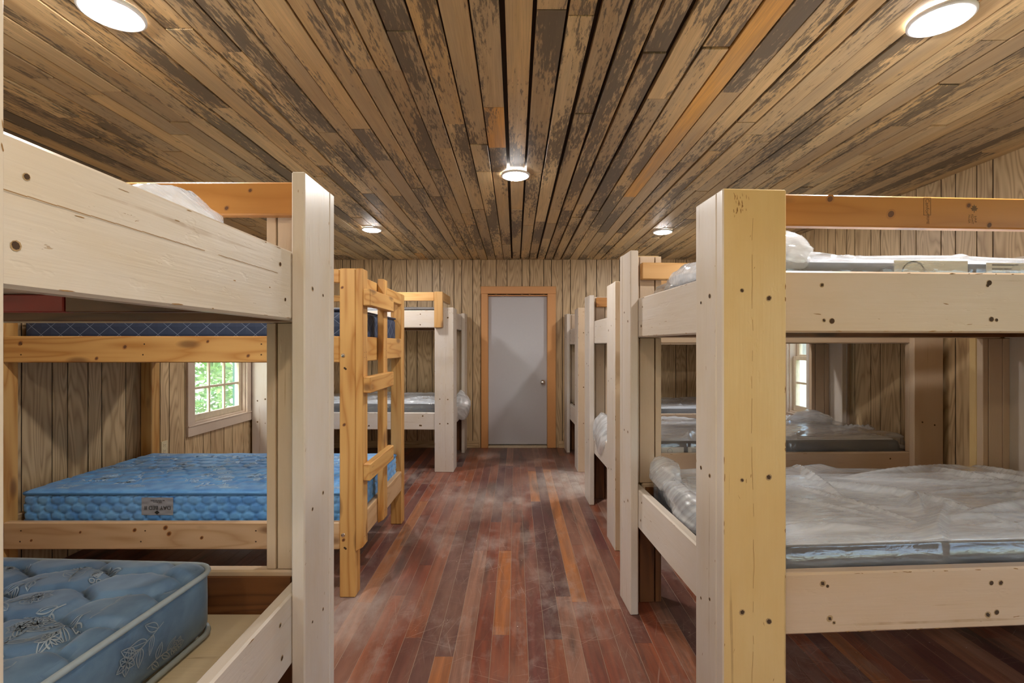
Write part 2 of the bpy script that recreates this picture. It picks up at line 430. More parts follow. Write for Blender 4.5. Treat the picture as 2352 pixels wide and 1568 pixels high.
# floor: strips running away from the camera
fl = MB(); x = XL
while x < XR:
    bw = .0835; y = YF - random.uniform(0, 2)
    while y < YB:
        ln = random.uniform(.8, 3.0); y1 = min(y + ln, YB)
        if y1 > YF: fl.box(x + .0009, min(x + bw, XR) - .0009, max(y, YF) + .0007, y1 - .0007, -.02, random.uniform(-.0008, 0), FLOOR, 1, b=.0008)
        y = y1
    x += bw
fl.box(XL - .11, XR + .11, YF - .11, YB + .11, -.06, -.0016, SEAM, b=0)
fl.build('floor', kind='structure')
# ceiling: reclaimed boards of uneven width, thickness and gap
ce = MB(); x = XL
HOLES_X = []
while x < XR:
    c = x + .05
    gap = random.uniform(.005, .009) if not (-.35 < c < 1.1) else random.choice((.007, .010, .015, .021))
    bw = random.uniform(.088, .104); y = YF - random.uniform(0, 1.5)
    while y < YB:
        ln = random.choice((.4, .7, 1.0, 1.4, 1.9, 2.4, 2.9)) * random.uniform(.8, 1.2); y1 = min(y + ln, YB)
        if y1 > YF:
            rr = random.random() * .9
            if random.random() < .03: rr = random.uniform(.93, 1)
            ce.box(x, min(x + bw, XR), max(y, YF), y1 - random.choice((.002, .003, .003, .010)), ZC + random.uniform(0, .009), ZC + .03, CEIL, 1, b=.0012, rnd=rr)
        y = y1
    x += bw + gap
ce.box(XL - .1, XR + .1, YF - .1, YB + .15, ZC + .031, ZC + .09, DARK, b=0)
ce.build('ceiling', kind='structure')

GROOVES = (.205, .105, .19, .105, .15, .11, .21, .145)
def strips(a0, a1, seed):
    """uneven groove spacing of sheet panelling, a0..a1"""
    random.seed(seed); out = []; a = a0 - random.uniform(0, .15); i = random.randrange(8)
    while a < a1:
        b = a + GROOVES[i % 8]; i += 1
        out.append((max(a, a0), min(b, a1))); a = b
    return [q for q in out if q[1] - q[0] > .006]
def wall(name, axis, pos, out, a0, a1, holes, seed):
    """axis 'x': plane x=pos spanning y; axis 'y': plane y=pos spanning x. out = direction away from the room"""
    mb = MB()
    def put(p0, p1, z0, z1, d0, d1, m, ax=2, b=.0012):
        if p1 - p0 < 1e-4 or z1 - z0 < 1e-4: return
        if axis == 'x': mb.box(pos + out * d0, pos + out * d1, p0, p1, z0, z1, m, ax, b)
        else: mb.box(p0, p1, pos + out * d0, pos + out * d1, z0, z1, m, ax, b)
    def segs(p0, p1):
        m = (p0 + p1) / 2; zs = [(0, ZC + .03)]
        for h in holes:
            if h[0] < m < h[1]: zs = [(0, h[2]), (h[3], ZC + .03)]
        return zs
    for p0, p1 in strips(a0, a1, seed):
        cuts = sorted({p0, p1} | {h[i] for h in holes for i in (0, 1) if p0 < h[i] < p1})
        rr = random.random(); st = random.getstate()
        for q0, q1 in zip(cuts[:-1], cuts[1:]):
            l = .0042 if q0 == p0 else 0; r_ = .0042 if q1 == p1 else 0
            for z0, z1 in segs(q0, q1):
                if z1 > z0: put(q0 + l, q1 - r_, z0, z1, 0, .012, PANEL)
    edges = sorted({a0, a1} | {h[i] for h in holes for i in (0, 1)})
    for q0, q1 in zip(edges[:-1], edges[1:]):
        for z0, z1 in segs(q0, q1): put(q0, q1, z0, z1, .0045, .11, DARK, b=0)
    return mb.build(name, kind='structure')
WIN = (4.375, 5.235, .665, 1.80)          # opening y0, y1, z0, z1 in both side walls
DOOR = (-.375, .435, .0, 2.075)
WINFILL = (-2.3, .95, .45, 2.15)             # wide unseen windows added behind the camera to let in fill daylight
wall('wall_left', 'x', XL, -1, YF, YB, [WIN, WINFILL], 5)
wall('wall_right', 'x', XR, 1, YF, YB, [WIN, WINFILL], 8)
wall('wall_back', 'y', YB, 1, XL, XR, [DOOR], 12)
DOOR2 = (-.43, .43, 0, 2.06)               # closed door behind the camera
wall('wall_front', 'y', YF, -1, XL, XR, [DOOR2], 15)

# baseboards on the far wall, either side of the door
for nm, a, b in (('baseboard_back', XL, -.50), ('baseboard_back_right', .585, XR)):
    m = MB(); m.box(a + .002, b, YB - .014, YB, 0, .095, PANEL, 0, .002); m.build(nm, kind='structure')

# door
d = MB(); d.box(DOOR[0] + .004, DOOR[1] - .004, YB + .055, YB + .095, .035, 2.0655, DOORM, 2, .002)
door = d.build('door_1', kind='structure')
k = MB()
k.box(DOOR[0] - .092, DOOR[0], YB - .02, YB, 0, 2.09, CASING, 2, .003)
k.box(DOOR[1], DOOR[1] + .112, YB - .02, YB, 0, 2.09, CASING, 2, .003)
k.box(DOOR[0] - .095, DOOR[1] + .115, YB - .022, YB, 2.09, 2.19, CASING, 0, .003)
k.build('door_casing', door)
k = MB()
k.box(DOOR[0] - .001, DOOR[0] + .003, YB, YB + .11, 0, 2.075, CASING, 2, .001)
k.box(DOOR[1] - .003, DOOR[1] + .001, YB, YB + .11, 0, 2.075, CASING, 2, .001)
k.box(DOOR[0], DOOR[1], YB, YB + .11, 2.065, 2.09, CASING, 0, .001)
k.box(DOOR[0] + .003, DOOR[1] - .003, YB + .097, YB + .112, .0, 2.065, DARK, 2, .001)
k.build('door_jamb', door)
k = MB(); k.box(DOOR[0] + .004, DOOR[1] - .004, YB - .012, YB + .10, -.015, .022, SASH, 0, .006); k.build('threshold', door)
k = MB(); k.lathe([(.033, .055), (.033, .05), (.031, .044), (.012, .042), (.011, .02), (.024, .012), (.0285, -.002), (.024, -.014), (.012, -.020), (.0005, -.021)], CHROME, (.372, YB, .887), 'y', 20)
k.build('door_knob', door, True)

def window(name, wx, out, shutter_lo, shutter_hi, WIN=WIN, cols=3):
    """window unit in a side wall; out = outward direction along x"""
    y0, y1, z0, z1 = WIN
    def bx(mb, d0, d1, a, b, c, e, m, ax=None, bv=.002): mb.box(wx + out * d0, wx + out * d1, a, b, c, e, m, ax, bv)
    root = MB()
    bx(root, 0, .11, y0 - .001, y0 + .018, z0, z1, WINPAINT); bx(root, 0, .11, y1 - .018, y1 + .001, z0, z1, WINPAINT)
    bx(root, 0, .11, y0 + .018, y1 - .018, z1 - .018, z1, WINPAINT); bx(root, 0, .13, y0 + .018, y1 - .018, z0, z0 + .018, WINPAINT)
    o = root.build(name, kind='structure')
    k = MB()
    bx(k, -.022, 0, y0 - .09, y0 + .004, z0 - .0, z1 + .0, WINPAINT); bx(k, -.022, 0, y1 - .004, y1 + .09, z0, z1, WINPAINT)
    bx(k, -.022, 0, y0 - .09, y1 + .09, z1, z1 + .095, WINPAINT); k.build('casing', o)
    k = MB(); bx(k, -.024, 0, y0 - .09, y1 + .09, z0 - .098, z0 - .012, WINPAINT); bx(k, -.03, .02, y0 - .09, y1 + .09, z0 - .012, z0, WINPAINT); k.build('sill', o)
    zm = (z0 + z1) / 2 + .02
    for dd, a, b in ((.035, z0 + .019, zm + .02), (.075, zm - .02, z1 - .019)):
        s = MB(); w0, w1 = y0 + .019, y1 - .019
        bx(s, dd, dd + .034, w0, w0 + .045, a, b, SASH); bx(s, dd, dd + .034, w1 - .045, w1, a, b, SASH)
        bx(s, dd, dd + .034, w0 + .045, w1 - .045, a, a + .06, SASH); bx(s, dd, dd + .034, w0 + .045, w1 - .045, b - .04, b, SASH)
        g0, g1, h0, h1 = w0 + .045, w1 - .045, a + .06, b - .04
        for j in range(1, cols):
            yy = g0 + (g1 - g0) * j / cols; bx(s, dd + .006, dd + .028, yy - .011, yy + .011, h0, h1, SASH)
        zz = (h0 + h1) / 2; bx(s, dd + .007, dd + .027, g0, g1, zz - .011, zz + .011, SASH)
        so = s.build('sash', o)
        p = MB(); bx(p, dd + .015, dd + .018, g0 - .004, g1 + .004, h0 - .004, h1 + .004, GLASS, 1, 0); p.build('glass_pane', so)
    k = MB()
    bx(k, .115, .145, shutter_lo, shutter_lo + .05, z0 - .05, z1 + .05, GREEN); bx(k, .115, .145, shutter_hi - .05, shutter_hi, z0 - .05, z1 + .05, GREEN)
    n = 22
    for i in range(n):
        zc = z0 + (z1 - z0) * i / n; bx(k, .12, .14, shutter_lo + .05, shutter_hi - .05, zc, zc + (z1 - z0) / n * .85, GREEN, 1)
    k.build('shutter', o)
window('window_1', XL, -1, 5.24, 5.6)
window('window_2', XR, 1, 5.36, 5.75)
window('fill_window_left', XL, -1, 1.0, 1.4, WINFILL, 6)  # this and the next are added out of view, for fill daylight
window('fill_window_right', XR, 1, 1.0, 1.4, WINFILL, 6)
k = MB(); k.box(DOOR2[0] + .004, DOOR2[1] - .004, YF - .09, YF - .05, .01, 2.055, DOORM, 2, .002); d2 = k.build('door_2', kind='structure')
k = MB()
for a, b_ in ((DOOR2[0] - .10, DOOR2[0] + .003), (DOOR2[1] - .003, DOOR2[1] + .10)): k.box(a, b_, YF, YF + .02, 0, 2.06, CASING, 2)
k.box(DOOR2[0] - .10, DOOR2[1] + .10, YF, YF + .02, 2.06, 2.16, CASING, 0); k.build('door_casing', d2)

# outside: ground and shrubs
g = MB(); g.box(-40, 40, -30, 60, -.6, -.45, mat_ground(), b=0); g.build('ground', kind='structure')
LEAF = [mat_leaf('leaf_light', (.13, .30, .06), (.36, .52, .20)), mat_leaf('leaf_mid', (.08, .24, .05), (.28, .46, .16)), mat_leaf('leaf_deep', (.05, .17, .04), (.2, .38, .12))]
TRUNK = plain('shrub_bark', (.14, .10, .07), .9)
def shrub(c, r, h, n, lm, label, seed):
    random.seed(seed); t = thing('leafy_shrub', label, 'shrub', (c[0], c[1], -.45), 0, 'shrubs outside the windows')
    mb = MB()
    for i in range(n):
        a = random.uniform(0, 6.283); e = math.acos(random.uniform(-.9, 1)); q = random.uniform(.55, 1.0) ** .5
        p = Vector((math.cos(a) * math.sin(e) * r * q, math.sin(a) * math.sin(e) * r * q, h * .52 + math.cos(e) * h * .48 * q))
        d = Vector((random.uniform(-1, 1), random.uniform(-1, 1), random.uniform(-.9, .4))).normalized()
        sd = d.cross(Vector((random.uniform(-1, 1), random.uniform(-1, 1), 1))).normalized(); l = random.uniform(.07, .15); wd = l * .3
        nn = d.cross(sd) * wd * .35
        V = [p, p + d * l * .35 + sd * wd + nn, p + d * l * .35 - sd * wd + nn, p + d * l * .7 + sd * wd * .8 + nn, p + d * l * .7 - sd * wd * .8 + nn, p + d * l]
        mb.raw(V, [(0, 1, 3, 5), (0, 5, 4, 2)], lm, rnd=random.random())
    mb.build('foliage', t)
    s = MB()
    for i in range(4):
        a = i * 1.57 + .4; s.lathe([(.035, 0), (.03, h * .3), (.018, h * .75)], TRUNK, (math.cos(a) * .12, math.sin(a) * .12, 0), 'z', 8)
    s.build('stem', t, True)
shrub((-4.75, 6.55, 0), .8, 2.4, 1500, LEAF[0], 'pale green leafy shrub nearest to the left window outside', 1)
shrub((-6.6, 9.0, 0), 1.15, 3.0, 1800, LEAF[1], 'taller mid green shrub behind the one at the left window', 2)
shrub((-4.35, 8.7, 0), .95, 2.8, 1500, LEAF[2], 'deep green shrub seen at the right side of the left window', 3)

# ------------------------------------------------------------------ recessed lamps
def lamp(x, y, label, lens):
    t = thing('recessed_light', label, 'ceiling light', (x, y, ZC), 0, 'recessed ceiling lights')
    k = MB(); k.lathe([(.098, .004), (.098, -.006), (.092, -.010), (.082, -.009), (.078, -.006), (.078, .002)], WHITEPL, (0, 0, 0), 'z', 40); k.build('trim_ring', t, True)
    k = MB(); k.lathe([(.078, -.008), (.074, -.015), (.05, -.018), (.0005, -.019)], lens, (0, 0, 0), 'z', 40); k.build('lens', t, True)
lamp(-1.405, 1.668, 'recessed ceiling light at upper left, nearest above the cream bunk', LENS)
lamp(1.51, 1.70, 'recessed ceiling light at upper right, nearest above the right bunk', LENS)
lamp(0, 3.263, 'recessed ceiling light in the middle of the ceiling over the aisle', LENS)
lamp(-1.437, 4.79, 'small far recessed ceiling light left of the aisle, beyond the pine bunk', LENS)
lamp(1.50, 4.88, 'small far recessed ceiling light right of the aisle', LENS)
lamp(0, .1, 'added recessed fill light above the camera, out of the frame', LENSFILL)  # from here on: added lamps out of view, warm fill on camera-facing faces
lamp(-1.42, -1.45, 'added unseen recessed fill light behind the camera on the left', LENSFILL)
lamp(1.45, -1.45, 'added unseen recessed fill light behind the camera on the right', LENSFILL)

# ------------------------------------------------------------------ painted bunks
T = .042; WE = .202; PW = .208
def bunk(label, ox, oy, rz, sx, L, W, H, lo, up, paint_end, paint_side, guards=(), seed=1, guard_mat=ORANGE, plat=(.07, .07), post_paint=None, WE=WE):
    """sx=+1: runs from the aisle to the right wall, -1: to the left wall. local u = distance from the aisle, v = away from the camera"""
    random.seed(seed)
    t = thing('bunk_bed', label, 'bunk bed', (ox, oy, 0), rz, 'bunk beds along the walls')
    def bx(mb, u0, u1, v0, v1, z0, z1, m, ax=None, b=.004): mb.box(sx * u0, sx * u1, v0, v1, z0, z1, m, ax, b)
    for iu in (0, 1):
        for iv in (0, 1):
            mb = MB()
            U = (lambda a: a) if iu == 0 else (lambda a: L - a)
            V = (lambda a: a) if iv == 0 else (lambda a: W - a)
            hh = H + random.uniform(-.012, .012)
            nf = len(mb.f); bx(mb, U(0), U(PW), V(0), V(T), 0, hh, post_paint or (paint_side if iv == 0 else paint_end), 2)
            mb.recolour(nf, lambda p: abs(abs(p[0]) - U(0)) < .0045, paint_end)  # board end facing the aisle takes the cooler-lit tone
            bx(mb, U(0), U(T), V(T + .002), V(T + WE), 0, hh - random.uniform(0, .006), paint_end, 2)
            for z0, z1, m in ((0.001, lo[0] - .002, BARE), (lo[1] + .002, up[0] - .002, PAINT), (up[1] + .002, hh - .01, PAINT)):
                if z1 - z0 < .03: continue
                bx(mb, U(2 * T + .004), U(.168), V(T + .001), V(T + .036), z0, z1, m, 2, .002)
                bx(mb, U(.174), U(PW - .002), V(T + .001), V(T + .036), z0, z1, m, 2, .002)
                bx(mb, U(T + .001), U(2 * T), V(T + .003), V(T + .036), z0, z1, m, 2, .002)
            # bolt and screw holes, in pairs level with the rails
            for zc in ((lo[0] + lo[1]) / 2, (up[0] + up[1]) / 2, random.uniform(.8, 1.25)):
                for fr in (.3, .72):
                    z = zc + random.uniform(-.03, .03)
                    if iv == 0:
                        mb.hole((sx * U(PW * fr), -.0004, z), (0, -1, 0), random.uniform(.005, .0085), RIM)
                    if iu == 0: mb.hole((-sx * .0004, V(T + WE * fr), z + random.uniform(-.01, .01)), (-sx, 0, 0), random.uniform(.004, .007), RIM)
            if iv == 0 and iu == 0:
                for q in range(16):
                    mb.chip((sx * random.choice((.0045, .006, PW - .0045)), -.0005, random.uniform(.05, hh - .05)), (0, -1, 0), (0, 0, 1), random.uniform(.004, .016), random.uniform(.001, .0028), CHIP)
                for q in range(9):
                    mb.chip((sx * random.uniform(.03, PW - .03), -.0005, random.uniform(.15, hh - .1)), (0, -1, 0), (random.uniform(-.6, .6), 0, 1), random.uniform(.003, .010), random.uniform(.0006, .0016), CHIP)
                zc = 0.02; xc = PW * .42; pts = []
                while zc < hh - .01: pts.append((xc, zc)); zc += random.uniform(.02, .05); xc += random.uniform(-.0022, .0022)
                for (xa, za), (xb, zb) in zip(pts[:-1], pts[1:]):
                    if random.random() < .72: mb.raw([(sx * xa - .0005, -.0005, za), (sx * xa + .0005, -.0005, za), (sx * xb + .0005, -.0005, zb), (sx * xb - .0005, -.0005, zb)], [(0, 1, 2, 3)], CHIP)
                for q in range(26 if seed == 3 else 6):
                    mb.chip((sx * (.055 + random.gauss(0, .018)), -.0005, hh - abs(random.gauss(.02, .035)) - .012), (0, -1, 0), (random.uniform(-.3, .3), 0, 1), random.uniform(.003, .013), random.uniform(.0008, .002), CHIP)
            if iu == 0:
                for q in range(10):
                    mb.chip((-sx * .0005, V(T + random.choice((.008, WE - .005, WE * random.random()))), random.uniform(.05, hh - .1)), (-sx, 0, 0), (0, random.uniform(-.3, .3), 1), random.uniform(.003, .011), random.uniform(.0008, .002), CHIP)
            mb.build('corner_post', t)
    for (z0, z1), nm in ((lo, 'lower'), (up, 'upper')):
        for iu in (0, 1):
            mb = MB(); u0, u1 = (T, 2 * T) if iu == 0 else (L - 2 * T, L - T)
            ui = u1 if iu == 0 else u0
            bx(mb, u0 + .001, u1, T + .037, W - T - .037, z0, z1, paint_end, 1, .006)
            dv = .012 if iu == 0 else -.012
            bx(mb, ui + math.copysign(.0006, dv), ui + dv, T + .06, W - T - .06, z0 + .004, z1 - .018, BARE, 1, .001)
            if iu == 0:
                for vv in (T + WE + .05, W - T - WE - .05):
                    for zf in (.28, .75): mb.hole((sx * (u0 + .0004), vv + random.uniform(-.02, .02), z0 + (z1 - z0) * zf), (-sx, 0, 0), random.uniform(.004, .007), RIM)
            if iu == 0:
                for q in range(14): mb.chip((sx * (u0 + .0005), random.uniform(.2, W - .2), z0 + (z1 - z0) * random.choice((.97, .03, random.random()))), (-sx, 0, 0), (0, 1, 0), random.uniform(.004, .02), random.uniform(.0008, .0022), CHIP)
                if seed == 6 and z0 > 1:
                    yc = .2; zc = z0 + .62 * (z1 - z0)
                    while yc < W - .35:
                        y2 = yc + random.uniform(.02, .06)
                        if random.random() < .75: mb.raw([(sx * u0 + .0006, yc, zc), (sx * u0 + .0006, y2, zc - .001), (sx * u0 + .0006, y2, zc + .0003), (sx * u0 + .0006, yc, zc + .0012)], [(0, 1, 2, 3)], CHIP)
                        yc = y2
            mb.build('end_rail', t)
        for iv in (0, 1):
            mb = MB(); v0, v1 = (T + .001, 2 * T) if iv == 0 else (W - 2 * T, W - T - .001)
            vi = v1 if iv == 0 else v0; dv = .012 if iv == 0 else -.012
            bx(mb, 2 * T + .014, L - 2 * T - .014, v0, v1, z0, z1, paint_side if iv == 0 else PAINT, 0, .006)
            bx(mb, 2 * T + .03, L - 2 * T - .03, vi + math.copysign(.0006, dv), vi + dv, z0 + .004, z1 - .018, BARE, 0, .001)
            if iv == 0:
                for uu in (PW + .165, PW + .75, L - PW - .15):
                    for zf in (.22, .78):
                        for e in range(random.choice((1, 2))): mb.hole((sx * (uu + random.uniform(-.025, .025)), v0 - .0004, z0 + (z1 - z0) * (zf + random.uniform(-.05, .05))), (0, -1, 0), random.uniform(.005, .009), RIM)
            if iv == 0:
                for q in range(22): mb.chip((sx * random.uniform(PW + .03, L * .62), v0 - .0005, z0 + (z1 - z0) * random.choice((.975, .975, .025, random.random()))), (0, -1, 0), (1, 0, random.uniform(-.2, .2)), random.uniform(.003, .018), random.uniform(.0008, .0024), CHIP)
            mb.build('side_rail', t)
    for (z0, z1), pz, in ((lo, plat[0]), (up, plat[1])):
        mb = MB(); bx(mb, 2 * T + .016, L - 2 * T - .016, 2 * T + .016, W - 2 * T - .016, z0 + pz - .018, z0 + pz, PLY, 0, .002); mb.build('platform', t)
        for v0 in (2 * T + .014, W - 2 * T - .054):
            mb = MB(); bx(mb, 2 * T + .03, L - 2 * T - .03, v0, v0 + .04, z0 + .004, z0 + pz - .0185, BARE, 0, .002); mb.build('ledger', t)
    for iv, z0, z1, u0, u1, m in guards:
        mb = MB(); v0, v1 = (T + .0365, T + .0365 + .04) if iv == 0 else (W - T - .0765, W - T - .0365)
        bx(mb, u0, u1, v0, v1, z0, z1, m, 0, .005)
        if iv == 0 and seed == 3:
            for ku, kz, kr in ((.41, 1.881, .014), (.625, 1.834, .016), (.905, 1.868, .010), (.98, 1.802, .012)): mb.knot((sx * ku, v0, kz), (0, -1, 0), kr, 1.25)
        if seed == 6:
            for ku, kz, kr in ((.24, 1.915, .008), (.32, 1.855, .009)): mb.knot((sx * ku, v0, kz), (0, -1, 0), kr, 1.25)
        mb.build('guard_rail', t)
    return t

LO, UP = (.445, .645), (1.432, 1.634)
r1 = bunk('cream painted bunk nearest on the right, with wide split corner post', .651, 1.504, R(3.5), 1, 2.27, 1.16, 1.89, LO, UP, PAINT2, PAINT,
     guards=((0, 1.79, 1.896, .0865, 2.2, ORANGE), (1, 1.742, 1.832, .0865, 2.2, PALEPINE)), seed=3, post_paint=PAINTWARM, WE=.153)
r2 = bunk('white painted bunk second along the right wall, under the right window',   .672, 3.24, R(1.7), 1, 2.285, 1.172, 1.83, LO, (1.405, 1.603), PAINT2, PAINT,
     guards=((0, 1.755, 1.84, .0865, 1.0, PALEPINE), (1, 1.735, 1.82, .0865, .7, ORANGE)), seed=4)
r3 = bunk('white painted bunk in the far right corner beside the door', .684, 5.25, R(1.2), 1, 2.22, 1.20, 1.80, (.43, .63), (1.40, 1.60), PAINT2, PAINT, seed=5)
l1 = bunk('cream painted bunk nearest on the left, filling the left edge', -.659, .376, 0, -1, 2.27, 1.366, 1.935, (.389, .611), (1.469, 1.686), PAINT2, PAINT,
     guards=((1, 1.832, 1.944, .0865, 2.2, ORANGE),), seed=6, plat=(.08, .09))
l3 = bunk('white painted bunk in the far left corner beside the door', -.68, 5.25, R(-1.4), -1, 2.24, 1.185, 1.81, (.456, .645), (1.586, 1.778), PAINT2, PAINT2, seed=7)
# extra beams under the nearest left bunk's upper bed, one of them red
k = MB(); k.box(-.66, -1.84, 1.02, 1.06, 1.487, 1.5385, RED, 0); b = k.build('support_beam', l1); b['label'] = 'red stained beam under the upper bed'
k = MB(); k.box(-.10, -.655, 1.02, 1.06, 1.487, 1.5385, BARE, 0); k.build('support_beam', l1)
# amber board bracket on the far left bunk's guard
k = MB(); k.box(-.145, -.052, .001, .0415, 1.585, 1.975, PALEPINE, 2)
k.v = [(x - .06, y - .042, z) for x, y, z in k.v]; k.build('guard_post', l3)
k = MB(); k.box(-.115, -.62, .001, .0375, 1.88, 1.975, PALEPINE, 0)
k.v = [(x - .1, y + .0005, z) for x, y, z in k.v]; k.build('guard_rail', l3)
k = MB(); k.box(-.115, -.155, .04, .5, 1.88, 1.975, PALEPINE, 1); k.build('guard_rail', l3)
# lumber stamps on the amber guard rail of the right bunk
def frontm(u, v, z, rot=0.0):
    return Matrix.Translation((u, v, z)) @ Matrix.Rotation(R(90), 4, 'X') @ Matrix.Rotation(R(rot), 4, 'Z')
gv = T + .0365 - .0004
text_part('lumber_stamp', 'Canfor', .019, STAMP, r1, frontm(.755, gv, 1.862, -90))
text_part('lumber_stamp', 'PRIME', .013, STAMP, r1, frontm(.757, gv, 1.820, -90))
k = MB()
for a0, a1, c0, c1 in ((.742, .7435, 1.832, 1.892), (.7665, .768, 1.832, 1.892), (.742, .768, 1.832, 1.8335), (.742, .768, 1.8905, 1.892)):
    k.box(a0, a1, gv - .0002, gv + .0003, c0, c1, STAMP, b=0)
k.build('lumber_stamp', r1); k = MB()
lv = [(0, .016), (.003, .009), (.009, .011), (.007, .004), (.014, .002), (.008, -.004), (.009, -.008), (.0015, -.006), (.0015, -.013), (-.0015, -.013), (-.0015, -.006), (-.009, -.008), (-.008, -.004), (-.014, .002), (-.007, .004), (-.009, .011), (-.003, .009)]
k.raw([(.925 + a, gv, 1.857 + b_) for a, b_ in lv], [tuple(range(len(lv)))], STAMP)
k.build('lumber_stamp', r1)
text_part('lumber_stamp', 'S-P-F\nKD-HT\nNLGA', .011, STAMP, r1, frontm(.918, gv, 1.822, -90))

# ------------------------------------------------------------------ pine bunk with ladder
random.seed(31)
P0, P1, PY0, PY1 = -.8836, -2.915, 2.64, 3.81
pb = thing('bunk_bed', 'unpainted pine bunk with ladder, second along the left wall', 'bunk bed', ((P0 + P1) / 2, (PY0 + PY1) / 2, 0), 0, 'bunk beds along the walls')
PC = Vector(pb.location)
def pbox(name, x0, x1, y0, y1, z0, z1, m=PINE, ax=None, extra=None, knots_at=()):
    k = MB(); k.box(x0 - PC.x, x1 - PC.x, y0 - PC.y, y1 - PC.y, z0, z1, m, ax, .005)
    if extra: extra(k)
    for kx, kz, kr in knots_at: k.knot((kx - PC.x, y0 - PC.y, kz), (0, -1, 0), kr, 1.3)
    return k.build(name, pb)
S = .087
for px in (P0, P1 + S):
    for py in (PY0, PY1 - S):
        hasbolt = (py == PY0)
        def bolts(k):
            if hasbolt:
                for z in (1.335, .345):
                    k.lathe([(.0005, -.006), (.009, -.004), (.0115, .0)], CHROME, (px - .067 - PC.x, py - .0005 - PC.y, z), 'y', 12)
                    for dx, dz in ((-.058, -.07), (-.052, -.075)): k.disc((px + dx - PC.x, py - .0006 - PC.y, z + dz), (0, -1, 0), .006, HOLE, 8)
        pbox('corner_post', px - S, px, py, py + S, 0, 1.815 if py == PY0 else 1.79, PINE, 2, bolts, ((-.955, 1.709, .008), (-.944, .953, .009), (-.948, .318, .009)) if px == P0 and hasbolt else ())
xi0, xi1 = P1 + S + .001, P0 - S - .001
for z0, z1, m in ((.264, .413, PINEPINK), (1.295, 1.441, PINE)):
    for y0 in (PY0 + .001, PY1 - .039):
        def nl(k):
            if y0 < 3:
                for xx in (-2.72, -2.06, -1.42):
                    for zf in (.3, .7): k.disc((xx - PC.x + random.uniform(-.02, .02), y0 - .0006 - PC.y, z0 + (z1 - z0) * zf), (0, -1, 0), .0045, HOLE, 8)
        pbox('side_rail', xi0, xi1, y0, y0 + .038, z0, z1, m, 0, nl, () if y0 > 3 else (((-2.73, 1.402, .013), (-2.153, 1.382, .013), (-1.697, 1.412, .009), (-1.474, 1.333, .010), (-2.31, 1.318, .010)) if z0 > 1 else ((-2.67, .315, .007), (-2.10, .372, .010), (-1.93, .385, .012), (-1.91, .352, .012), (-1.73, .330, .009), (-2.4, .36, .007))))
    for x0 in (P0 - .039, P1 + .001): pbox('end_rail', x0, x0 + .038, PY0 + S + .001, PY1 - S - .001, z0, z1, PINE if z0 > 1 else PINEPINK, 1)
    pbox('platform', xi0 - .02, xi1 + .02, PY0 + S + .002, PY1 - S - .002, z0 + .085, z0 + .10, PLY, 0)
for y0 in (PY0 + .001, PY1 - .039): pbox('guard_rail', xi0, xi1, y0, y0 + .038, 1.735, 1.812 if y0 < 3 else 1.785, PINE, 0)
pbox('guard_rail', P0 - .039, P0 - .001, PY0 + S + .001, PY1 - S - .001, 1.702, 1.789, PINE, 1)
def chamfered_rail(y0, y1):
    k = MB(); x0, x1 = P0 + .001, P0 + .042
    k.box(x0 - PC.x, x1 - PC.x, y0 - PC.y, y1 - PC.y, .254, 1.815, PINE, 2, .004)
    k.v = [(x, y, z + (.02 if (x > x1 - PC.x - .008 and z < .27) else 0)) for x, y, z in k.v]
    for z in (1.70, 1.62, 1.32, 1.36, 1.2, 1.15, .72, .66, .33): 
        for f in (.3, .7): k.disc((x1 + .0006 - PC.x, y0 + (y1 - y0) * f - PC.y, z + random.uniform(-.01, .01)), (1, 0, 0), .003, HOLE, 7)
    k.build('ladder_rail', pb)
chamfered_rail(2.641, 2.727); chamfered_rail(3.062, 3.148)
for z0, z1 in ((1.609, 1.703), (1.126, 1.218), (.642, .737)):
    def sc(k):
        for y in (2.68, 2.70, 3.09, 3.12):
            for zz in (.25, .72): k.disc((P0 + .0844 - PC.x, y - PC.y, z0 + (z1 - z0) * zz), (1, 0, 0), .003, HOLE, 7)
    pbox('ladder_rung', P0 + .043, P0 + .0838, 2.641, 3.15, z0, z1, PINE, 1, sc)

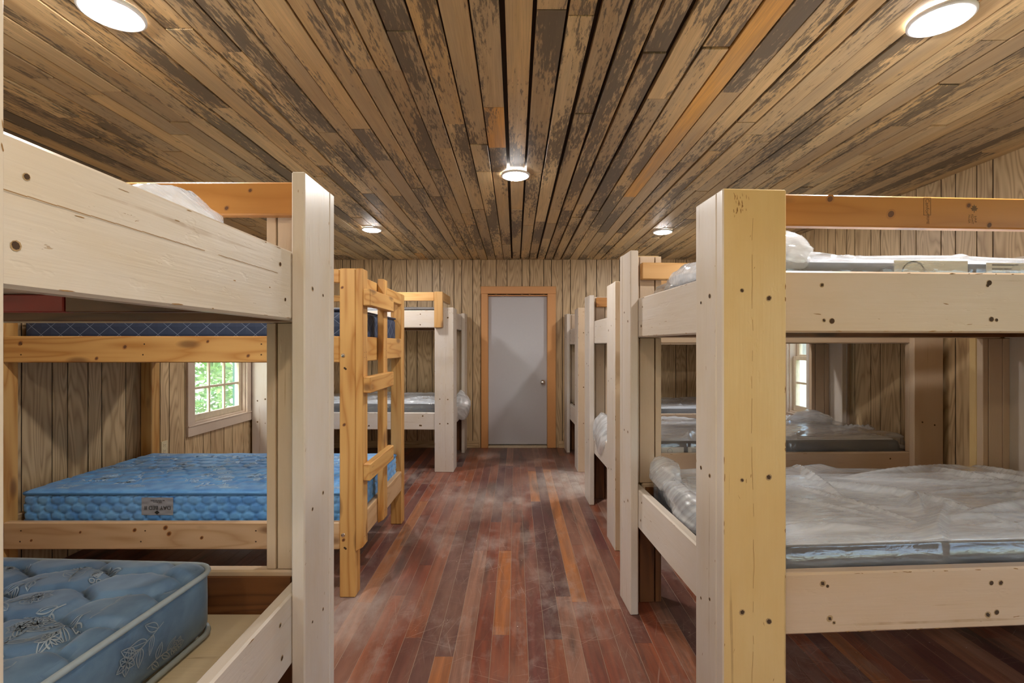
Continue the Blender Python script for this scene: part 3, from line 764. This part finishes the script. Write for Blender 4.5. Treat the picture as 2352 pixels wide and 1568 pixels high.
# ------------------------------------------------------------------ mattresses
def rounded(L, W, H, r, res, disp=None, rz=None):
    """rounded slab, base on z=0, centred in x,y; gco = (along, across, side flag)"""
    rz = rz or r
    nx, ny, nz = max(4, int(L / res)), max(4, int(W / res)), max(4, int(H / res))
    a, b, c = L / 2, W / 2, H / 2
    V = []; Fc = []; G = []; key = {}
    def vert(p, side):
        kx = (round(p[0], 5), round(p[1], 5), round(p[2], 5))
        if kx in key: return key[kx]
        q = Vector((max(-a + r, min(a - r, p[0])), max(-b + r, min(b - r, p[1])), max(-c + rz, min(c - rz, p[2]))))
        d = Vector(p) - q
        d2 = Vector((d.x / r, d.y / r, d.z / rz)); ln = d2.length
        if ln > 1e-9: d2 /= ln; n = Vector((d2.x / r, d2.y / r, d2.z / rz)).normalized(); pos = q + Vector((d2.x * r, d2.y * r, d2.z * rz))
        else: n = Vector((0, 0, 1)); pos = q
        if disp: pos = pos + n * disp(pos, n, side)
        key[kx] = len(V); V.append((pos.x, pos.y, pos.z + c))
        flag = 1.0 if side else 0.0
        G.append((p[0] if (not side or abs(p[1]) >= b - 1e-6) else p[1] + 3.3, p[1] if not side else p[2] + (7 if p[1] < 0 else 9), flag))
        return key[kx]
    def grid(f, n, m, side, flip=False):
        for i in range(n):
            for j in range(m):
                q = [vert(f(i / n, j / m), side), vert(f((i + 1) / n, j / m), side), vert(f((i + 1) / n, (j + 1) / m), side), vert(f(i / n, (j + 1) / m), side)]
                Fc.append(tuple(q[::-1] if flip else q))
    grid(lambda s, t: (-a + L * s, -b, -c + H * t), nx, nz, True)
    grid(lambda s, t: (-a + L * s, b, -c + H * t), nx, nz, True, True)
    grid(lambda s, t: (-a, -b + W * s, -c + H * t), ny, nz, True, True)
    grid(lambda s, t: (a, -b + W * s, -c + H * t), ny, nz, True)
    grid(lambda s, t: (-a + L * s, -b + W * t, c), nx, ny, False)
    grid(lambda s, t: (-a + L * s, -b + W * t, -c), nx, ny, False, True)
    return V, Fc, G
def piping(L, W, z, r, rad, m, seg=7, pad=0.0):
    mb = MB(); pts = []
    a, b = L / 2 + pad, W / 2 + pad
    for cx, cy, s in ((a - r, b - r, 0), (-a + r, b - r, 90), (-a + r, -b + r, 180), (a - r, -b + r, 270)):
        for i in range(9):
            t = R(s + i * 11.25); pts.append(Vector((cx + math.cos(t) * r, cy + math.sin(t) * r, z)))
    n = len(pts); V = []; Fc = []
    for i, p in enumerate(pts):
        t = (pts[(i + 1) % n] - pts[i - 1]).normalized(); sd = Vector((t.y, -t.x, 0))
        for j in range(seg):
            an = 6.28318 * j / seg; V.append(p + (sd * math.cos(an) + Vector((0, 0, 1)) * math.sin(an)) * rad)
    for i in range(n):
        for j in range(seg):
            Fc.append((i * seg + j, i * seg + (j + 1) % seg, ((i + 1) % n) * seg + (j + 1) % seg, ((i + 1) % n) * seg + j))
    mb.raw(V, Fc, m); return mb
def hexq(x, y, sx, sy):
    """pillow height of a staggered quilting lattice, 0 on the stitch lines"""
    best = []
    j0 = math.floor(y / sy)
    for j in (j0 - 1, j0, j0 + 1, j0 + 2):
        off = .5 * (j % 2); i0 = math.floor(x / sx - off)
        for i in (i0, i0 + 1):
            best.append((((x / sx - i - off) * 1.15) ** 2 + ((y / sy - j) * 1.0) ** 2) ** .5)
    best.sort(); e = best[1] - best[0]
    return min(1.0, e * 3.6) ** .6
GRPW = 'mattresses wrapped in clear plastic'
def ridged(p, o=4):
    s = 0; a = 1; q = p.copy()
    for i in range(o):
        s += a * (1 - abs(noise.noise(q))) ** 2; q = q * 2.07 + Vector((3.1, 1.7, 5.3)); a *= .48
    return s
def wrapped(label, loc, rz, L, W, H, seed, res=.014, amp=.03, plastic=None, blobs=(), inner_r=.05):
    t = thing('wrapped_mattress', label, 'mattress', loc, rz, GRPW)
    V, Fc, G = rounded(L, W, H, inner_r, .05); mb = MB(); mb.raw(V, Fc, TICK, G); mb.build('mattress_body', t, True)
    sd = Vector((seed * 11.3, seed * 5.7, seed * 3.1))
    rg = random.Random(seed); folds = []
    for i in range(int(32 * L / 1.9)):
        an = rg.choice((rg.uniform(-25, 25), rg.uniform(-35, 10), rg.uniform(-10, 30), rg.uniform(40, 85), rg.uniform(-85, -40)))
        folds.append((rg.uniform(-L / 2, L / 2), rg.uniform(-W / 2 - .05, W / 2 + .05), math.cos(R(an)), math.sin(R(an)), rg.uniform(.14, .5), rg.uniform(.016, .085), rg.uniform(.25, 1.0)))
    def disp(p, n, side):
        if n.z < -.2: return .002
        big = noise.noise(Vector((p.x * 2.2, p.y * 2.6, p.z * 2)) + sd) * .5 + .5
        v = 0.0
        for fx, fy, c_, s_, ln, wd, hh in folds:
            dx, dy = p.x - fx, p.y - fy; al = abs(dx * c_ + dy * s_)
            if al > ln: continue
            ac = dx * s_ - dy * c_
            # one flank steep, one gentle: a flap of film lying over
            q = 1 - (-ac / wd if ac < 0 else ac / (wd * .4))
            if q > 0: v = max(v, hh * q * (1 - (al / ln) ** 2))
        v = .005 + amp * (big * .8 + v * .9 + .05 * noise.noise(p * 9))
        if side: v = v * .55 * max(.0, min(1.0, (p.z + H * .5) / (H * .5))) + .002
        return v
    V, Fc, G = rounded(L + .012, W + .012, H + .004, .045, res, disp); mb = MB(); mb.raw(V, Fc, plastic or PLASTIC, G); mb.build('plastic_wrap', t, True)
    for bx_, by_, bz_, sx_, sy_, sz_, sdd in blobs:
        bm = bmesh.new(); bmesh.ops.create_icosphere(bm, subdivisions=4, radius=1.0)
        for v in bm.verts:
            e = ridged(v.co * .75 + Vector((sdd, sdd * 2.3, sdd * .7)), 2) / 1.5
            th = math.atan2(v.co.z, v.co.y); pl = abs(math.sin(th * 2.5 + 3 * noise.noise(v.co * 1.5 + Vector((sdd, 0, 0))) + sdd))
            d = v.co * (.66 + .38 * e + .08 * (1 - pl) * (1 - abs(v.co.x))); v.co = Vector((d.x * sx_ + bx_, d.y * sy_ + by_, d.z * sz_ + bz_))
        V = [tuple(v.co) for v in bm.verts]; Fc = [tuple(v.index for v in f.verts) for f in bm.faces]; bm.free()
        mb = MB(); mb.raw(V, Fc, PLASTICM if loc[1] > 3 or loc[2] > 1 else PLASTIC, [(p[0], p[1] + p[2], .2) for p in V]); mb.build('plastic_fold', t, True)
    return t
def inbunk(b, u, v, z):
    return b.matrix_basis @ Vector((u, v, z))
def place(b, sx, L, W, zp, du=0.0, dv=0.0):
    p = Matrix.Translation(b.location) @ Matrix.Rotation(b.rotation_euler.z, 4, 'Z') @ Vector((sx * (L / 2 + du), W / 2 + dv, zp + .001)); return tuple(p)
ML, MW = 1.92, .96
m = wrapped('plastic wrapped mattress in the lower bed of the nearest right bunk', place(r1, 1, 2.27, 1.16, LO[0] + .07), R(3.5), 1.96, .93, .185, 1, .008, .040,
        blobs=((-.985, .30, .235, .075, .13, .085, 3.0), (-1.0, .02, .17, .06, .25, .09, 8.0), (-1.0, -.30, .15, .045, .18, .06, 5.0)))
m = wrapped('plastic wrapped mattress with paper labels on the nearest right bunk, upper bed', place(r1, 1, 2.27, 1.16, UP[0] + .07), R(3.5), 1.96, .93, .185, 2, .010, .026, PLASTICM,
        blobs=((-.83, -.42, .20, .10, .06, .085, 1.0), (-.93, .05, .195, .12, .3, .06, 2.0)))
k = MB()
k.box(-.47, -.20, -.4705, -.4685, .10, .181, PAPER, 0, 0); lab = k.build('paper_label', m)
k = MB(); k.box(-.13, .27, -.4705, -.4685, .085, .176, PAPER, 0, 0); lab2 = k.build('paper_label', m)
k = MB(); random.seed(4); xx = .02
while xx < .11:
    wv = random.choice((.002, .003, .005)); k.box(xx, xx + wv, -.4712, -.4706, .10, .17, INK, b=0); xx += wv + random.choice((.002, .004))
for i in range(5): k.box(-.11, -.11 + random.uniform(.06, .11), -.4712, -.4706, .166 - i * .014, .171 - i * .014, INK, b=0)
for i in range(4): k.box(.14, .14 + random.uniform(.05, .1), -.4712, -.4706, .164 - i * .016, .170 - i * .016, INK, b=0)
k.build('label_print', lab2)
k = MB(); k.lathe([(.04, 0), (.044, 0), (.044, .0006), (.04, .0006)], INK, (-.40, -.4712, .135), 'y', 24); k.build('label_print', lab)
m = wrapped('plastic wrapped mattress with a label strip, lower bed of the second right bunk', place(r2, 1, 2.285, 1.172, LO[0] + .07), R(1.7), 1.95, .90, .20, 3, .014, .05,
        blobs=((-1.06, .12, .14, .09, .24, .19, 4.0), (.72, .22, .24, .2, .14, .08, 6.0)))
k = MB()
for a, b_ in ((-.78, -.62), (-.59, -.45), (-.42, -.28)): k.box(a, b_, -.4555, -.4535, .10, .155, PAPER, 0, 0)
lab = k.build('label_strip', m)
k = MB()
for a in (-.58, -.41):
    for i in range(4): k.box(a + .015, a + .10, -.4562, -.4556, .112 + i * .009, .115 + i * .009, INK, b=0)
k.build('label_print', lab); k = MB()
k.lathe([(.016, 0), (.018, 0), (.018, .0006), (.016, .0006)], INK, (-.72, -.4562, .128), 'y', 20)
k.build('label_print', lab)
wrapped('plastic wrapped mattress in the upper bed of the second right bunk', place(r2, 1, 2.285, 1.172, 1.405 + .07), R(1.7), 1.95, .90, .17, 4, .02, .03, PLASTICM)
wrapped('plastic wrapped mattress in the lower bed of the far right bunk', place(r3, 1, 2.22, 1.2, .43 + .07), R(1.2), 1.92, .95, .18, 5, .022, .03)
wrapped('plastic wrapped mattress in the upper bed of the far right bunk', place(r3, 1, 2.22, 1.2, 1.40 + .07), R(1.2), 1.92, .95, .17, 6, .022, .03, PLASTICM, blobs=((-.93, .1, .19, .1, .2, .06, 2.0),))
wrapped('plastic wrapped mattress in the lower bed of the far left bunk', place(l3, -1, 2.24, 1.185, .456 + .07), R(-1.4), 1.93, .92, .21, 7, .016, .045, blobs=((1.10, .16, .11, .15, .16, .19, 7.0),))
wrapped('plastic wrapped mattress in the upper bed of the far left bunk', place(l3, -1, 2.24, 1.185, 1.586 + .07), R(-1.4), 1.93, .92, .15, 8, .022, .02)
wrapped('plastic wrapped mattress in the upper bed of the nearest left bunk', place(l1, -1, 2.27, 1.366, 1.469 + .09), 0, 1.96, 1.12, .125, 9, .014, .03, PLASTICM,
        blobs=((.82, .29, .13, .13, .22, .16, 9.0),))

# printed sprigs: thin lines lying on the ticking, mapped from 2D on to the quilted surface
def ribbon(mb, fn, pts, wd, m):
    V = []; Fc = []
    for i, p in enumerate(pts):
        a = pts[max(0, i - 1)]; b = pts[min(len(pts) - 1, i + 1)]
        t = Vector((b[0] - a[0], b[1] - a[1])); t = t.normalized() if t.length > 1e-9 else Vector((1, 0))
        nx, ny = -t.y * wd, t.x * wd
        V += [fn(p[0] + nx, p[1] + ny), fn(p[0] - nx, p[1] - ny)]
    for i in range(len(pts) - 1): Fc.append((2 * i + 1, 2 * i + 3, 2 * i + 2, 2 * i))
    mb.raw(V, Fc, m)
def sprig(mb, fn, cx, cy, an, sc, m, rg, wd=.0011):
    def tr(x, y): c_, s_ = math.cos(an), math.sin(an); return (cx + (x * c_ - y * s_) * sc, cy + (x * s_ + y * c_) * sc)
    bend = rg.uniform(-.5, .5)
    stem = [(x, bend * x * x) for x in [i * .1 for i in range(13)]]
    ribbon(mb, fn, [tr(*p) for p in stem], wd, m)
    def leaf(x, y, a, l, w_):
        c_, s_ = math.cos(a), math.sin(a); o = []
        for i in range(21):
            t = i / 20 * 2; u = t if t < 1 else 2 - t; h = w_ * math.sin(math.pi * u ** .8) * (1 if t < 1 else -1)
            o.append((x + (u * l) * c_ - h * s_, y + (u * l) * s_ + h * c_))
        ribbon(mb, fn, [tr(*p) for p in o], wd, m)
        ribbon(mb, fn, [tr(x + c_ * l * u / 6, y + s_ * l * u / 6) for u in range(6)], wd * .8, m)
    for i, x in enumerate((.2, .38, .58, .78, .95)):
        sgn = 1 if i % 2 else -1; leaf(x, bend * x * x, sgn * rg.uniform(.5, 1.1) + bend * x, rg.uniform(.38, .62), rg.uniform(.07, .12))
    ex, ey = 1.2, bend * 1.44
    if rg.random() < .55:
        for j in range(6): leaf(ex, ey, j * 1.047 + bend, rg.uniform(.26, .34), .10)
    else:
        for j in range(7):
            bx_, by_ = ex + rg.uniform(-.2, .25), ey + rg.uniform(-.22, .22)
            ribbon(mb, fn, [tr(bx_ + .06 * math.cos(t * .7), by_ + .06 * math.sin(t * .7)) for t in range(10)], wd, m)
def print_sprigs(mb, fn, x0, x1, y0, y1, step, sc, m, seed, wd=.0011):
    mb.nrec = mb.nrec or len(mb.f); rg = random.Random(seed); lim = sc * 1.35
    def clampf(x, y): return fn(max(x0, min(x1, x)), max(y0, min(y1, y)))
    x = x0
    while x < x1:
        y = y0
        while y < y1:
            sprig(mb, clampf, x + rg.uniform(0, step), y + rg.uniform(0, step) * .8, rg.uniform(0, 6.28), sc * rg.uniform(.8, 1.2), m, rg, wd); y += step
        x += step
UP_ = Vector((0, 0, 1))
# dusky blue floral mattress, nearest left
def q1(p, n, side):
    if n.z > .3: return .032 * (hexq(p.x + .04 * math.sin(p.y * 9), p.y + .012 * math.sin(p.x * 17), .23, .125) - .7) * min(1, n.z)
    return .004 * noise.noise(Vector((p.x * 9, p.y * 9, p.z * 9)))
t = thing('floral_mattress', 'dusky blue floral mattress with pale corded edge, nearest left lower bed', 'mattress', (-1.953, 1.068, .389 + .08 + .001), R(-3.0), 'blue floral mattresses')
V, Fc, G = rounded(1.92, 1.08, .225, .075, .0105, q1, .05); mb = MB(); mb.raw(V, Fc, FLORALD, G)
print_sprigs(mb, lambda x, y: (x, y, .225 + q1(Vector((x, y, .1125)), UP_, False) + .0022), -.88, .88, -.46, .46, .15, .10, SPRIGD, 3, .0013)
print_sprigs(mb, lambda x, y: (.96 + .0055, x, y), -.45, .45, .045, .185, .15, .085, SPRIGD, 4)
mb.build('mattress_body', t, True)
piping(1.92, 1.08, .205, .075, .0085, PIPE, pad=.001).build('piping', t, True); piping(1.92, 1.08, .016, .075, .0085, PIPE, pad=.001).build('piping', t, True)

# bright blue day-bed mattress in the pine bunk
def q2(p, n, side):
    if n.z > .5: return .014 * (hexq(p.x + .02 * math.sin(p.y * 14), p.y + .01 * math.sin(p.x * 21), .15, .085) - .7) if abs(p.y) < .36 else .004 * noise.noise(p * 6)
    if n.z < -.5: return 0
    s = p.x if abs(n.y) > .5 else p.y
    return .013 * (hexq(s, p.z, .078, .046) - .6)
t = thing('floral_mattress', 'bright blue floral mattress with grey tag, lower bed of the pine bunk', 'mattress', (-1.873, 3.225, .265 + .10), 0, 'blue floral mattresses')
V, Fc, G = rounded(1.90, .985, .195, .04, .0085, q2, .03); mb = MB(); mb.raw(V, Fc, FLORAL, G)
print_sprigs(mb, lambda x, y: (x, y, .195 + q2(Vector((x, y, .0975)), UP_, False) + .0016), -.90, .90, -.45, .45, .15, .085, SPRIG, 5, .0022)
mb.build('mattress_body', t, True)
piping(1.90, .985, .178, .04, .006, PIPED, pad=.003).build('piping', t, True); piping(1.90, .985, .012, .04, .006, PIPED, pad=.003).build('piping', t, True)
k = MB(); tx0, tx1, tz0, tz1 = -.255, -.075, .060, .160
nn = 14; V = []; Fc = []
for i in range(nn + 1):
    for j in range(nn + 1):
        x = tx0 + (tx1 - tx0) * i / nn; z = tz0 + (tz1 - tz0) * j / nn
        V.append((x, -.4995 - .002 * math.sin(j * 1.3) * math.sin(i * .9), z))
for i in range(nn):
    for j in range(nn): q = i * (nn + 1) + j; Fc.append((q, q + nn + 1, q + nn + 2, q + 1))
k.raw(V, Fc, GREYTAG); tag_ = k.build('fabric_tag', t, True)
text_part('tag_text', 'DAY BED II', .031, INK, tag_, Matrix.Translation((-.162, -.5024, .103)) @ Matrix.Rotation(R(90), 4, 'X') @ Matrix.Rotation(R(180), 4, 'Z'))
text_part('tag_text', 'SIZE 39 X 75\nALL NEW MATERIAL', .009, INK, tag_, Matrix.Translation((-.162, -.5024, .140)) @ Matrix.Rotation(R(90), 4, 'X') @ Matrix.Rotation(R(180), 4, 'Z'))
k = MB(); c0 = (-.165, .076)
k.raw([(c0[0], -.5024, c0[1] + .011), (c0[0] - .015, -.5024, c0[1]), (c0[0], -.5024, c0[1] - .011), (c0[0] + .015, -.5024, c0[1])], [(0, 1, 2, 3)], INK); k.build('tag_emblem', tag_)

# navy quilted mattress, upper bed of the pine bunk
t = thing('quilted_mattress', 'navy quilted mattress with white top, upper bed of the pine bunk', 'mattress', (-1.873, 3.225, 1.295 + .10), 0)
V, Fc, G = rounded(1.90, .985, .205, .05, .03, None, .02); mb = MB(); mb.raw(V, Fc, NAVY, G); mb.build('mattress_body', t, True)
piping(1.90, .985, .198, .05, .006, plain('navy_piping', (.02, .03, .07), .6), pad=.0).build('piping', t, True)

# ------------------------------------------------------------------ wall outlet
t = thing('wall_outlet', 'ivory wall outlet on the panelling left of the window', 'outlet', (XL, 4.02, .53), 0)
k = MB(); k.box(.0, .006, -.036, .036, -.058, .058, IVORY, 2, .002); k.build('cover_plate', t)
for z in (-.024, .024):
    k = MB(); k.box(.006, .0085, -.017, .017, z - .014, z + .014, IVORY, 2, .002)
    for y in (-.007, .007): k.box(.0084, .0088, y - .0012, y + .0012, z - .003, z + .007, DARK, b=0)
    k.disc((.0088, 0, z - .008), (1, 0, 0), .0025, DARK, 8); k.build('socket', t)
